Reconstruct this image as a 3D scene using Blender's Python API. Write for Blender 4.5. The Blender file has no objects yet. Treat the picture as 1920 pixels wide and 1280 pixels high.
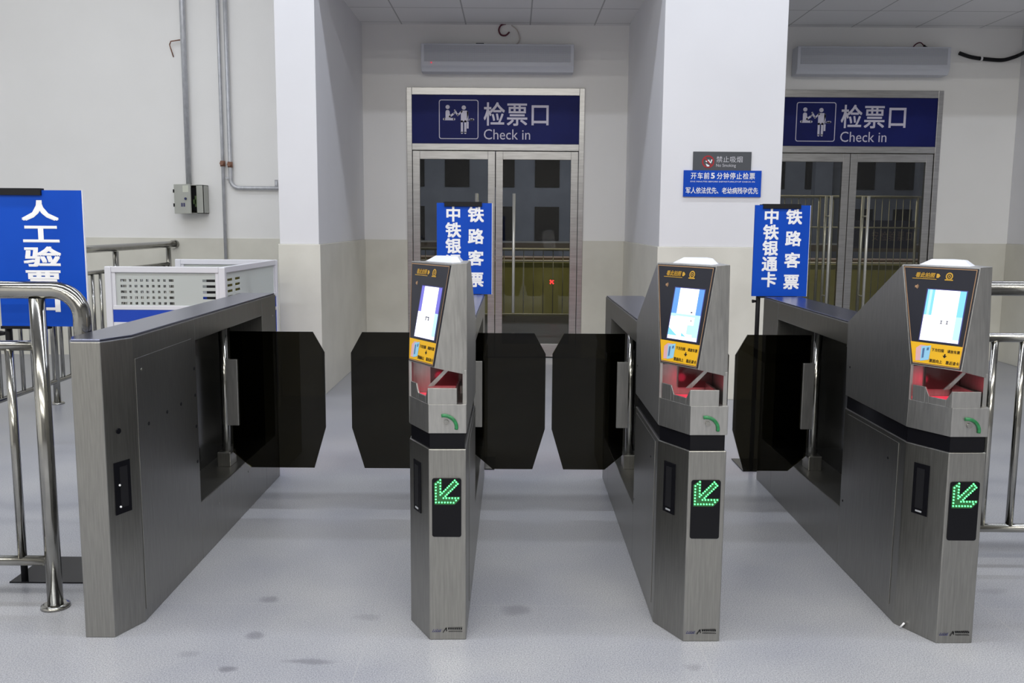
import bpy, bmesh, math, random
from mathutils import Vector, Matrix
random.seed(7)
S = bpy.context.scene
COL = S.collection

# ---------------------------------------------------------------- camera, world, light, exposure
cam = bpy.data.objects.new('camera', bpy.data.cameras.new('camera'))
COL.objects.link(cam)
cam.data.sensor_width = 36.0
cam.data.lens = 31.875
cam.data.clip_start = 0.05
PITCH, ROLL = 0.12985, 0.007
fw = Vector((0, math.cos(PITCH), -math.sin(PITCH)))
up = Vector((0, math.sin(PITCH), math.cos(PITCH)))
rt = Vector((1, 0, 0))
cr, sr = math.cos(ROLL), math.sin(ROLL)
r2 = rt * cr + up * sr
u2 = up * cr - rt * sr
M = Matrix((r2, u2, -fw)).transposed().to_4x4()
M.translation = Vector((0, 0, 1.5))
cam.matrix_world = M
S.camera = cam

world = bpy.data.worlds.new('night')
S.world = world
world.use_nodes = True
world.node_tree.nodes['Background'].inputs[0].default_value = (0.35, 0.42, 0.6, 1)
world.node_tree.nodes['Background'].inputs[1].default_value = 0.02

S.view_settings.view_transform = 'Standard'
S.view_settings.look = 'None'
S.view_settings.gamma = 1
S.view_settings.use_curve_mapping = False
S.view_settings.exposure = 0.13

def area(name, loc, sx, sy, power, col, rot=(0, 0, 0)):
    l = bpy.data.lights.new(name, 'AREA')
    l.shape = 'RECTANGLE'; l.size = sx; l.size_y = sy
    l.energy = power; l.color = col
    o = bpy.data.objects.new(name, l); COL.objects.link(o)
    o.location = loc; o.rotation_euler = rot
    return o
HALL_Z = 5.6
# five rows of ceiling strip lights across the hall, the rearmost added for brightness
area('hall_strip_light', (0.0, 6.35, HALL_Z - 0.06), 11.0, 0.22, 165, (0.84, 0.89, 1.0))
area('hall_strip_light', (0.0, 2.75, HALL_Z - 0.06), 11.0, 0.30, 250, (0.88, 0.92, 1.0))
area('hall_strip_light', (0.0, -1.0, HALL_Z - 0.06), 11.0, 0.30, 360, (1.0, 0.975, 0.895))
area('hall_strip_light', (0.0, -5.0, HALL_Z - 0.06), 11.0, 0.30, 470, (1.0, 0.975, 0.895))
area('hall_strip_light', (0.0, -9.5, HALL_Z - 0.06), 11.0, 0.30, 620, (1.0, 0.975, 0.90))  # extra row added to brighten the recess and faces towards the camera
area('side_strip_light', (-4.6, 7.9, HALL_Z - 0.06), 4.6, 0.25, 22, (1.0, 0.99, 0.93))
# unseen area lights added to light the view outside the doors
area('platform_fill', (3.0, 13.6, 4.2), 8.0, 0.3, 75, (1.0, 0.86, 0.55))
area('platform_fill', (2.0, 22.0, 6.0), 14.0, 0.4, 200, (0.85, 0.9, 1.0))

# ---------------------------------------------------------------- materials
def mat(name, col, rough=0.5, metal=0.0, emit=None, estr=0.0, spec=0.5):
    m = bpy.data.materials.new(name); m.use_nodes = True
    b = m.node_tree.nodes['Principled BSDF']
    b.inputs['Base Color'].default_value = (*col, 1)
    b.inputs['Roughness'].default_value = rough
    b.inputs['Metallic'].default_value = metal
    b.inputs['Specular IOR Level'].default_value = spec
    if emit:
        b.inputs['Emission Color'].default_value = (*emit, 1)
        b.inputs['Emission Strength'].default_value = estr
    return m
def noise_col(m, c1, c2, scale=(1, 1, 1), nscale=8.0, detail=4.0, lo=0.35, hi=0.65, rough=None, bump=0.0):
    nt = m.node_tree; n = nt.nodes; l = nt.links
    b = n['Principled BSDF']
    tc = n.new('ShaderNodeTexCoord'); mp = n.new('ShaderNodeMapping'); mp.inputs['Scale'].default_value = scale
    nz = n.new('ShaderNodeTexNoise'); nz.inputs['Scale'].default_value = nscale; nz.inputs['Detail'].default_value = detail
    rp = n.new('ShaderNodeValToRGB')
    rp.color_ramp.elements[0].position = lo; rp.color_ramp.elements[1].position = hi
    rp.color_ramp.elements[0].color = (*c1, 1); rp.color_ramp.elements[1].color = (*c2, 1)
    l.new(tc.outputs['Object'], mp.inputs['Vector']); l.new(mp.outputs['Vector'], nz.inputs['Vector'])
    l.new(nz.outputs['Fac'], rp.inputs['Fac']); l.new(rp.outputs['Color'], b.inputs['Base Color'])
    if rough:
        mr = n.new('ShaderNodeMapRange'); mr.inputs['To Min'].default_value = rough[0]; mr.inputs['To Max'].default_value = rough[1]
        l.new(nz.outputs['Fac'], mr.inputs['Value']); l.new(mr.outputs['Result'], b.inputs['Roughness'])
    if bump:
        bp = n.new('ShaderNodeBump'); bp.inputs['Strength'].default_value = bump; bp.inputs['Distance'].default_value = 0.002
        l.new(nz.outputs['Fac'], bp.inputs['Height']); l.new(bp.outputs['Normal'], b.inputs['Normal'])
    return m

STEEL = noise_col(mat('brushed_steel', (0.5, 0.5, 0.48), 0.34, 1.0), (0.275, 0.271, 0.255), (0.345, 0.339, 0.318), (30, 30, 1.5), 6.0, 5.0, 0.3, 0.7, rough=(0.30, 0.40))
STEEL_SIDE = STEEL
STEEL_LT = noise_col(mat('satin_steel', (0.6, 0.6, 0.59), 0.42, 1.0), (0.385, 0.382, 0.375), (0.445, 0.44, 0.43), (20, 20, 2), 6.0, 4.0, rough=(0.38, 0.48))
CHROME = noise_col(mat('polished_steel_pipe', (0.6, 0.59, 0.56), 0.14, 1.0), (0.31, 0.305, 0.285), (0.40, 0.395, 0.37), (2, 2, 2), 4.0, 3.0, rough=(0.10, 0.2))
TOPMETAL = mat('dark_top_plate', (0.22, 0.235, 0.32), 0.24, 1.0)  # blue in the base stands in for reflections of the blue signs
DOORSTEEL = noise_col(mat('door_steel', (0.5, 0.49, 0.48), 0.3, 1.0), (0.36, 0.355, 0.355), (0.44, 0.435, 0.435), (1, 1, 12), 5.0, 3.0, rough=(0.25, 0.36))
HANDLE = mat('satin_handle', (0.72, 0.72, 0.68), 0.35, 0.55)
BLACK = mat('black_gloss', (0.006, 0.006, 0.008), 0.16, spec=0.15)
BLACKM = mat('black_matte', (0.010, 0.010, 0.012), 0.5, spec=0.2)
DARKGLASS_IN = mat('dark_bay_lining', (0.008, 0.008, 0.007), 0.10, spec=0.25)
PAINT_W = noise_col(mat('white_wall_paint', (0.8, 0.8, 0.8), 0.6), (0.82, 0.815, 0.80), (0.85, 0.845, 0.83), (1, 1, 1), 1.2, 3.0)
PAINT_PIER_DIM = noise_col(mat('white_wall_paint_dimmed', (0.8, 0.8, 0.82), 0.55), (0.72, 0.72, 0.74), (0.75, 0.75, 0.77), (1, 1, 1), 1.2, 3.0)  # wall white darkened in colour to offset stronger light on the piers
DADO = noise_col(mat('beige_dado', (0.6, 0.58, 0.5), 0.35), (0.635, 0.62, 0.55), (0.70, 0.685, 0.61), (1, 1, 1), 3.0, 4.0)
CEIL = None
BLUE = noise_col(mat('blue_sign_board', (0.004, 0.07, 0.42), 0.45, spec=0.2), (0.001, 0.055, 0.42), (0.002, 0.065, 0.47), (1, 1, 1), 3.0)
NAVY = noise_col(mat('navy_sign_film', (0.012, 0.02, 0.16), 0.45, spec=0.15), (0.008, 0.012, 0.105), (0.010, 0.016, 0.13), (1, 1, 1), 3.0)
BLUEF = noise_col(mat('blue_fabric', (0.006, 0.05, 0.42), 0.8), (0.006, 0.045, 0.38), (0.008, 0.06, 0.46), (60, 60, 60), 4.0)
LETTER = mat('white_lettering', (0.85, 0.85, 0.88), 0.4)
LETTER2 = mat('pale_lettering', (0.62, 0.60, 0.72), 0.4)
PALE = mat('pale_grey_plastic', (0.58, 0.60, 0.66), 0.4)
GRILLE = None
GREYB = noise_col(mat('grey_enamel', (0.42, 0.43, 0.39), 0.4), (0.40, 0.41, 0.37), (0.44, 0.45, 0.41), (1, 1, 1), 4.0)
CONDUIT = noise_col(mat('galvanised_pipe', (0.5, 0.51, 0.54), 0.42, 0.35), (0.44, 0.45, 0.48), (0.54, 0.55, 0.58), (4, 4, 2), 8.0, rough=(0.3, 0.45))
RUST = mat('rusty_joint', (0.24, 0.12, 0.08), 0.6, 0.2)
GREEN = noise_col(mat('green_mark', (0.012, 0.16, 0.05), 0.4), (0.008, 0.12, 0.035), (0.02, 0.21, 0.07), (1, 1, 1), 90.0)
YELLOW = mat('yellow_print', (0.72, 0.40, 0.008), 0.4)
GOLD = mat('gold_print', (0.52, 0.30, 0.03), 0.4)
FACE = mat('dark_face_panel', (0.018, 0.019, 0.027), 0.3, spec=0.3)
FACELINE = mat('copper_edge_line', (0.32, 0.19, 0.10), 0.4)
ALU = mat('white_aluminium', (0.66, 0.66, 0.70), 0.35)
REDP = mat('red_print', (0.35, 0.01, 0.02), 0.5)
SIGNGREY = mat('charcoal_sign', (0.06, 0.065, 0.075), 0.45)
def emis(name, col, st):
    return mat(name, (0.02, 0.02, 0.02), 0.5, 0.0, col, st)
LEDG = emis('green_led', (0.09, 1.0, 0.22), 3.4)
LEDG2 = emis('green_led_glow', (0.0, 0.30, 0.04), 0.3)
LEDR = emis('red_led', (1.0, 0.015, 0.03), 40.0)
LEDR_S = emis('red_reader_lamp', (1.0, 0.04, 0.09), 0.75)
SCR_W = emis('screen_white', (0.93, 0.96, 1.0), 1.6)
SCR_C = emis('screen_cyan', (0.22, 0.68, 1.0), 1.1)
SCR_B = emis('screen_blue', (0.12, 0.36, 0.85), 1.0)
SCR_P = emis('screen_violet', (0.18, 0.17, 0.72), 1.0)
SCR_L = emis('screen_pale', (0.45, 0.80, 1.0), 1.25)
SCR_E = emis('screen_edge_glow', (0.05, 0.05, 0.35), 0.55)
SCR_K = emis('screen_mark', (0.10, 0.10, 0.16), 0.8)

def glass_mix(name, tint, rough=0.0, ior=1.5, gcol=(1, 1, 1)):
    m = bpy.data.materials.new(name); m.use_nodes = True
    nt = m.node_tree; n = nt.nodes; l = nt.links
    n.remove(n['Principled BSDF'])
    fr = n.new('ShaderNodeFresnel'); fr.inputs['IOR'].default_value = ior
    tr = n.new('ShaderNodeBsdfTransparent'); tr.inputs['Color'].default_value = (*tint, 1)
    gl = n.new('ShaderNodeBsdfGlossy'); gl.inputs['Color'].default_value = (*gcol, 1); gl.inputs['Roughness'].default_value = rough
    mx = n.new('ShaderNodeMixShader')
    l.new(fr.outputs[0], mx.inputs[0]); l.new(tr.outputs[0], mx.inputs[1]); l.new(gl.outputs[0], mx.inputs[2])
    l.new(mx.outputs[0], n['Material Output'].inputs['Surface'])
    return m
PANE = glass_mix('door_glass', (0.88, 0.90, 0.88), 0.0, 1.5)
WING = glass_mix('smoked_acrylic', (0.115, 0.108, 0.075), 0.03, 1.28)
CLEAR = glass_mix('clear_glass', (0.42, 0.43, 0.44), 0.0, 1.3)
FROST = bpy.data.materials.new('frosted_film'); FROST.use_nodes = True
_n = FROST.node_tree.nodes; _l = FROST.node_tree.links
_b = _n['Principled BSDF']; _b.inputs['Base Color'].default_value = (0.82, 0.86, 0.82, 1); _b.inputs['Roughness'].default_value = 0.6
_t = _n.new('ShaderNodeBsdfTranslucent'); _t.inputs['Color'].default_value = (0.9, 0.94, 0.9, 1)
_m = _n.new('ShaderNodeMixShader'); _m.inputs[0].default_value = 0.5
_l.new(_b.outputs[0], _m.inputs[1]); _l.new(_t.outputs[0], _m.inputs[2]); _l.new(_m.outputs[0], _n['Material Output'].inputs['Surface'])

def grid_lines(m, base, line, sx, sy, w, axes=('X', 'Y'), off=(0, 0), fine=None):
    """tile joints as procedural pattern in object space"""
    nt = m.node_tree; n = nt.nodes; l = nt.links; b = n['Principled BSDF']
    tc = n.new('ShaderNodeTexCoord'); sp = n.new('ShaderNodeSeparateXYZ'); l.new(tc.outputs['Object'], sp.inputs[0])
    masks = []
    for a, s, o in zip(axes, (sx, sy), off):
        ad = n.new('ShaderNodeMath'); ad.operation = 'ADD'; ad.inputs[1].default_value = -o + 1000 * s; l.new(sp.outputs[a], ad.inputs[0])
        md = n.new('ShaderNodeMath'); md.operation = 'MODULO'; md.inputs[1].default_value = s; l.new(ad.outputs[0], md.inputs[0])
        lt = n.new('ShaderNodeMath'); lt.operation = 'LESS_THAN'; lt.inputs[1].default_value = w; l.new(md.outputs[0], lt.inputs[0])
        masks.append(lt)
    mxm = n.new('ShaderNodeMath'); mxm.operation = 'MAXIMUM'; l.new(masks[0].outputs[0], mxm.inputs[0]); l.new(masks[1].outputs[0], mxm.inputs[1])
    mx = n.new('ShaderNodeMixRGB'); l.new(mxm.outputs[0], mx.inputs[0])
    mx.inputs[2].default_value = (*line, 1)
    src = b.inputs['Base Color'].links
    if src: l.new(src[0].from_socket, mx.inputs[1])
    else: mx.inputs[1].default_value = (*base, 1)
    l.new(mx.outputs[0], b.inputs['Base Color'])
    return m
CEIL = grid_lines(mat('ceiling_tile', (0.72, 0.72, 0.72), 0.7), (0.82, 0.82, 0.82), (0.45, 0.45, 0.45), 0.69, 0.655, 0.014, off=(-1.215, 9.33))
GRILLE = grid_lines(mat('grille_mesh', (0.36, 0.38, 0.42), 0.5), (0.50, 0.52, 0.57), (0.34, 0.35, 0.39), 0.012, 0.012, 0.004, axes=('X', 'Z'))

# floor: pale speckled terrazzo slabs, worn, with scuff stains
FLOOR = mat('terrazzo_floor', (0.55, 0.55, 0.57), 0.3)
def build_floor_mat():
    nt = FLOOR.node_tree; n = nt.nodes; l = nt.links; b = n['Principled BSDF']
    tc = n.new('ShaderNodeTexCoord')
    n1 = n.new('ShaderNodeTexNoise'); n1.inputs['Scale'].default_value = 210; n1.inputs['Detail'].default_value = 5; n1.inputs['Roughness'].default_value = 0.75
    n2 = n.new('ShaderNodeTexNoise'); n2.inputs['Scale'].default_value = 1.6; n2.inputs['Detail'].default_value = 5
    for q in (n1, n2): l.new(tc.outputs['Object'], q.inputs['Vector'])
    r1 = n.new('ShaderNodeValToRGB'); r1.color_ramp.elements[0].position = 0.36; r1.color_ramp.elements[1].position = 0.62
    r1.color_ramp.elements[0].color = (0.18, 0.185, 0.205, 1); r1.color_ramp.elements[1].color = (0.51, 0.51, 0.52, 1)
    l.new(n1.outputs['Fac'], r1.inputs[0])
    r2_ = n.new('ShaderNodeValToRGB'); r2_.color_ramp.elements[0].position = 0.3; r2_.color_ramp.elements[1].position = 0.7
    r2_.color_ramp.elements[0].color = (0.76, 0.775, 0.84, 1); r2_.color_ramp.elements[1].color = (1, 1, 1, 1)
    l.new(n2.outputs['Fac'], r2_.inputs[0])
    mu = n.new('ShaderNodeMixRGB'); mu.blend_type = 'MULTIPLY'; mu.inputs[0].default_value = 1
    l.new(r1.outputs[0], mu.inputs[1]); l.new(r2_.outputs[0], mu.inputs[2])
    l.new(mu.outputs[0], b.inputs['Base Color'])
    mr = n.new('ShaderNodeMapRange'); mr.inputs['To Min'].default_value = 0.24; mr.inputs['To Max'].default_value = 0.40
    l.new(n2.outputs['Fac'], mr.inputs['Value']); l.new(mr.outputs[0], b.inputs['Roughness'])
    grid_lines(FLOOR, (0, 0, 0), (0.34, 0.34, 0.36), 1.2, 1.2, 0.004, off=(-0.52, 3.42))
    # scuff stains: soft ellipses broken up by noise
    src = b.inputs['Base Color'].links[0].from_socket
    sp = n.new('ShaderNodeSeparateXYZ')
    nd = n.new('ShaderNodeTexNoise'); nd.inputs['Scale'].default_value = 9; nd.inputs['Detail'].default_value = 3
    l.new(tc.outputs['Object'], nd.inputs['Vector'])
    vm = n.new('ShaderNodeVectorMath'); vm.operation = 'MULTIPLY_ADD'
    vm.inputs[1].default_value = (0.06, 0.06, 0); l.new(nd.outputs['Color'], vm.inputs[0]); l.new(tc.outputs['Object'], vm.inputs[2])
    l.new(vm.outputs[0], sp.inputs[0])
    for cx, cy, rx, ry, k in ((-0.93, 3.14, .035, .03, .5), (-0.97, 3.47, .04, .03, .45), (-0.69, 2.95, .09, .02, .5), (-0.95, 2.9, .03, .02, .6),
                              (0.02, 3.38, .06, .05, .4), (0.62, 2.93, .03, .03, .3), (-0.55, 3.3, .05, .03, .25), (-1.12, 3.0, .04, .025, .25), (2.0, 3.6, .08, .03, .25)):
        mk = []
        for ax, c, r in (('X', cx + .03, rx), ('Y', cy + .03, ry)):
            a = n.new('ShaderNodeMath'); a.operation = 'SUBTRACT'; a.inputs[1].default_value = c; l.new(sp.outputs[ax], a.inputs[0])
            d = n.new('ShaderNodeMath'); d.operation = 'DIVIDE'; d.inputs[1].default_value = r; l.new(a.outputs[0], d.inputs[0])
            s = n.new('ShaderNodeMath'); s.operation = 'POWER'; s.inputs[1].default_value = 2; l.new(d.outputs[0], s.inputs[0])
            mk.append(s)
        ad = n.new('ShaderNodeMath'); ad.operation = 'ADD'; l.new(mk[0].outputs[0], ad.inputs[0]); l.new(mk[1].outputs[0], ad.inputs[1])
        m2 = n.new('ShaderNodeMapRange'); m2.inputs['From Min'].default_value = 0.2; m2.inputs['From Max'].default_value = 1.3
        m2.inputs['To Min'].default_value = k; m2.inputs['To Max'].default_value = 0; l.new(ad.outputs[0], m2.inputs['Value'])
        mx = n.new('ShaderNodeMixRGB'); l.new(m2.outputs[0], mx.inputs[0]); l.new(src, mx.inputs[1]); mx.inputs[2].default_value = (0.10, 0.10, 0.12, 1)
        src = mx.outputs[0]
    l.new(src, b.inputs['Base Color'])
build_floor_mat()

# ---------------------------------------------------------------- mesh helpers
class MB:
    """collects solids in one bmesh"""
    def __init__(s): s.bm = bmesh.new(); s.mi = 0
    def verts(s, pts): return [s.bm.verts.new(p) for p in pts]
    def poly(s, pts):
        f = s.bm.faces.new(s.verts(pts)); f.material_index = s.mi; return s
    def hull(s, pts, faces):
        vs = s.verts(pts)
        for f in faces:
            q = s.bm.faces.new([vs[i] for i in f]); q.material_index = s.mi
        return s
    def box(s, x0, x1, y0, y1, z0, z1):
        return s.prism([(x0, y0), (x1, y0), (x1, y1), (x0, y1)], z0, z1)
    def prism(s, pl, a, b, axis='z'):
        if axis == 'z': P = lambda p, t: (p[0], p[1], t)
        elif axis == 'y': P = lambda p, t: (p[0], t, p[1])
        else: P = lambda p, t: (t, p[0], p[1])
        lo = s.verts([P(p, a) for p in pl]); hi = s.verts([P(p, b) for p in pl])
        k = len(pl)
        fs = [s.bm.faces.new(lo[::-1]), s.bm.faces.new(hi)]
        for i in range(k): fs.append(s.bm.faces.new([lo[i], lo[(i + 1) % k], hi[(i + 1) % k], hi[i]]))
        for f in fs: f.material_index = s.mi
        return s
    def tube(s, pts, r, n=14, cap=True):
        pts = [Vector(p) for p in pts]; rings = []
        for i, p in enumerate(pts):
            if i == 0: t = pts[1] - p
            elif i == len(pts) - 1: t = p - pts[i - 1]
            else: t = (pts[i + 1] - p).normalized() + (p - pts[i - 1]).normalized()
            t.normalize()
            ref = Vector((0, 0, 1)) if abs(t.z) < 0.95 else Vector((0, 1, 0))
            if i > 0:
                a = (pa - t * pa.dot(t)).normalized()
            else:
                a = t.cross(ref).normalized()
            pa = a
            b = t.cross(a)
            rr = r[i] if isinstance(r, (list, tuple)) else r
            rings.append(s.verts([p + a * rr * math.cos(2 * math.pi * k / n) + b * rr * math.sin(2 * math.pi * k / n) for k in range(n)]))
        for A, B in zip(rings, rings[1:]):
            for k in range(n):
                f = s.bm.faces.new([A[k], A[(k + 1) % n], B[(k + 1) % n], B[k]]); f.smooth = True; f.material_index = s.mi
        if cap:
            for q in (rings[0][::-1], rings[-1]):
                f = s.bm.faces.new(q); f.material_index = s.mi
        return s
    def build(s, name, material, parent=None, bevel=0.0, seg=2):
        bmesh.ops.recalc_face_normals(s.bm, faces=s.bm.faces)
        me = bpy.data.meshes.new(name); s.bm.to_mesh(me); s.bm.free()
        for m in (material if isinstance(material, (list, tuple)) else [material]): me.materials.append(m)
        o = bpy.data.objects.new(name, me); COL.objects.link(o)
        if parent: o.parent = parent
        if bevel:
            b = o.modifiers.new('bevel', 'BEVEL'); b.width = bevel; b.segments = seg; b.limit_method = 'ANGLE'; b.angle_limit = math.radians(25)
        return o
def box(name, material, parent, x0, x1, y0, y1, z0, z1, bevel=0.0):
    return MB().box(x0, x1, y0, y1, z0, z1).build(name, material, parent, bevel)
def tube(name, material, parent, pts, r, n=14):
    return MB().tube(pts, r, n).build(name, material, parent)
def thing(name, label, cat, loc=(0, 0, 0), rotz=0.0, group=None):
    o = bpy.data.objects.new(name, None); COL.objects.link(o)
    o.empty_display_size = 0.1; o.location = loc; o.rotation_euler = (0, 0, rotz)
    o['label'] = label; o['category'] = cat
    if group: o['group'] = group
    return o
def tag(o, label, cat, group=None):
    o['label'] = label; o['category'] = cat
    if group: o['group'] = group
    return o
def struct(o): o['kind'] = 'structure'; return o
def disc(mb, c, r, U, V, n=20):
    c = Vector(c); U = Vector(U); V = Vector(V)
    return mb.poly([c + U * r * math.cos(2 * math.pi * k / n) + V * r * math.sin(2 * math.pi * k / n) for k in range(n)])

_glyph = {}
def glyphs(text, bold):
    key = (text, bold)
    if key not in _glyph:
        cu = bpy.data.curves.new('t', 'FONT'); cu.body = text; cu.size = 1.0; cu.dimensions = '2D'; cu.fill_mode = 'BOTH'
        cu.offset = bold; cu.resolution_u = 3
        ob = bpy.data.objects.new('t', cu); COL.objects.link(ob)
        dg = bpy.context.evaluated_depsgraph_get(); dg.update()
        me = bpy.data.meshes.new_from_object(ob.evaluated_get(dg))
        vs = [(v.co.x, v.co.y) for v in me.vertices]; fs = [tuple(p.vertices) for p in me.polygons]
        bpy.data.objects.remove(ob); bpy.data.curves.remove(cu); bpy.data.meshes.remove(me)
        _glyph[key] = (vs, fs)
    return _glyph[key]
def put_text(mb, text, rect, O, U, V, bold=0.0, em=False, sl=0.0):
    """fit text (or, with em=True, its em square) into rect=(u0,v0,u1,v1) of the plane O + u*U + v*V (v up)"""
    vs, fs = glyphs(text, 0.0)
    if not vs: return
    if em: x0, x1, y0, y1 = 0.0, 1.0, -0.12, 0.88
    else:
        x0 = min(v[0] for v in vs); x1 = max(v[0] for v in vs); y0 = min(v[1] for v in vs); y1 = max(v[1] for v in vs)
    O, U, V = Vector(O), Vector(U), Vector(V)
    def P(v):
        a = rect[0] + (v[0] - x0) / (x1 - x0) * (rect[2] - rect[0]); b = rect[1] + (v[1] - y0) / (y1 - y0) * (rect[3] - rect[1])
        return O + U * (a + sl * (b - rect[1])) + V * b
    d = bold
    NN = U.cross(V).normalized() * 0.0002
    for lay, (ox, oy) in enumerate([(0, 0)] if d <= 0 else [(-d, -d), (d, -d), (-d, d), (d, d), (0, 0)]):
        bv = mb.verts([P((v[0] + ox, v[1] + oy)) + NN * lay for v in vs])
        for f in fs:
            try:
                q = mb.bm.faces.new([bv[i] for i in f]); q.material_index = mb.mi
            except ValueError: pass

# ================================================================ THE SETTING
WY = 10.1          # back wall with the doors
PY = 7.72          # front of the piers
DZ = 1.31          # top of the dado
struct(MB().box(-7.0, 8.0, -14.0, 10.1, -0.12, 0.0).build('floor', FLOOR))
D1, D2 = -0.195, 3.69          # door centres
def back_wall():
    mb = MB()
    xs = [(-7.0, D1 - 0.94), (D1 + 0.94, D2 - 0.94), (D2 + 0.94, 8.0)]
    for a, b in xs: mb.box(a, b, WY, WY + 0.22, 0, 5.6)
    for d in (D1, D2): mb.box(d - 0.94, d + 0.94, WY, WY + 0.22, 2.93, 5.6)
    return mb.build('wall_back', PAINT_W)
struct(back_wall())
def dado_back():
    mb = MB()
    for a, b in [(-7.0, D1 - 0.96), (D1 + 0.96, D2 - 0.96), (D2 + 0.96, 5.47)]: mb.box(a, b, WY - 0.012, WY, 0, DZ)
    return mb.build('trim_1', DADO)
struct(dado_back())
# piers
def pier(name, x0, x1):
    o = struct(MB().box(x0, x1, PY, WY, DZ, 5.6).build(name, PAINT_PIER_DIM, None, 0.004))
    d = MB().box(x0 - 0.012, x1 + 0.012, PY - 0.012, WY - 0.012, 0, DZ).build('dado', DADO, o, 0.004)
    return o
pier('wall_pier_left', -1.972, -1.64)
pier('wall_pier_middle', 1.238, 2.25)
pier('wall_pier_right', 5.47, 8.0)
struct(MB().box(-1.972, 8.0, PY, PY + 0.25, 3.61, 5.6).build('wall_header', PAINT_PIER_DIM))
struct(MB().box(-1.972, 8.0, PY + 0.25, WY, 3.61, 3.65).build('ceiling_recess', CEIL))
struct(MB().box(-7.0, 8.0, -14.0, WY, HALL_Z, HALL_Z + 0.1).build('ceiling', mat('hall_ceiling', (0.38, 0.38, 0.39), 0.7)))
HALLW = mat('hall_wall', (0.24, 0.24, 0.245), 0.7)
struct(MB().box(-7.2, -7.0, -14.0, 10.3, 0, 5.6).build('wall_left', PAINT_W))
struct(MB().box(8.0, 8.2, -14.0, 10.3, 0, 5.6).build('wall_right', HALLW))
struct(MB().box(-7.2, 8.2, -14.2, -14.0, 0, 5.6).build('wall_front', HALLW))
# thin expansion joint seen along the left pier edge on the back wall
# ---------------------------------------------------------------- doors
def door(n, dx):
    r = bpy.data.objects.new('door_%d' % n, None); COL.objects.link(r); r['kind'] = 'structure'; r.location = (dx, WY, 0)
    y0, y1 = -0.02, 0.10
    mb = MB()
    mb.box(-0.967, -0.910, y0, y1, 0, 2.95); mb.box(0.910, 0.967, y0, y1, 0, 2.95)
    mb.box(-0.910, 0.910, y0, y1, 2.872, 2.95); mb.box(-0.910, 0.910, y0, y1, 2.283, 2.355)
    mb.build('frame', DOORSTEEL, r, 0.003)
    box('sign_backing', BLACKM, r, -0.91, 0.91, 0.03, 0.09, 2.355, 2.872)
    for s in (-1, 1):
        a, b = (-0.906, -0.004) if s < 0 else (0.004, 0.906)
        mb = MB(); z1 = 2.277; st = 0.078
        mb.box(a, a + st, 0.0, 0.05, 0.01, z1); mb.box(b - st, b, 0.0, 0.05, 0.01, z1)
        mb.box(a + st, b - st, 0.0, 0.05, z1 - 0.088, z1); mb.box(a + st, b - st, 0.0, 0.05, 0.01, 0.155)
        lf = mb.build('door_leaf', DOORSTEEL, r, 0.002)
        MB().poly([(a + st, 0.025, 0.155), (b - st, 0.025, 0.155), (b - st, 0.025, z1 - 0.088), (a + st, 0.025, z1 - 0.088)]).build('pane', PANE, lf)
        hx = s * 0.205
        mb = MB().tube([(hx, -0.055, 0.51), (hx, -0.055, 1.82)], 0.016, 12)
        for z in (0.72, 1.60): mb.tube([(hx, -0.055, z), (hx, 0.03, z)], 0.009, 8)
        mb.build('door_handle', HANDLE, lf)
        mb = MB().tube([(hx, 0.105, 0.51), (hx, 0.105, 1.82)], 0.016, 12)
        for z in (0.72, 1.60): mb.tube([(hx, 0.03, z), (hx, 0.105, z)], 0.009, 8)
        mb.build('door_handle', HANDLE, lf)
    return r
door(1, D1); door(2, D2)
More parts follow.
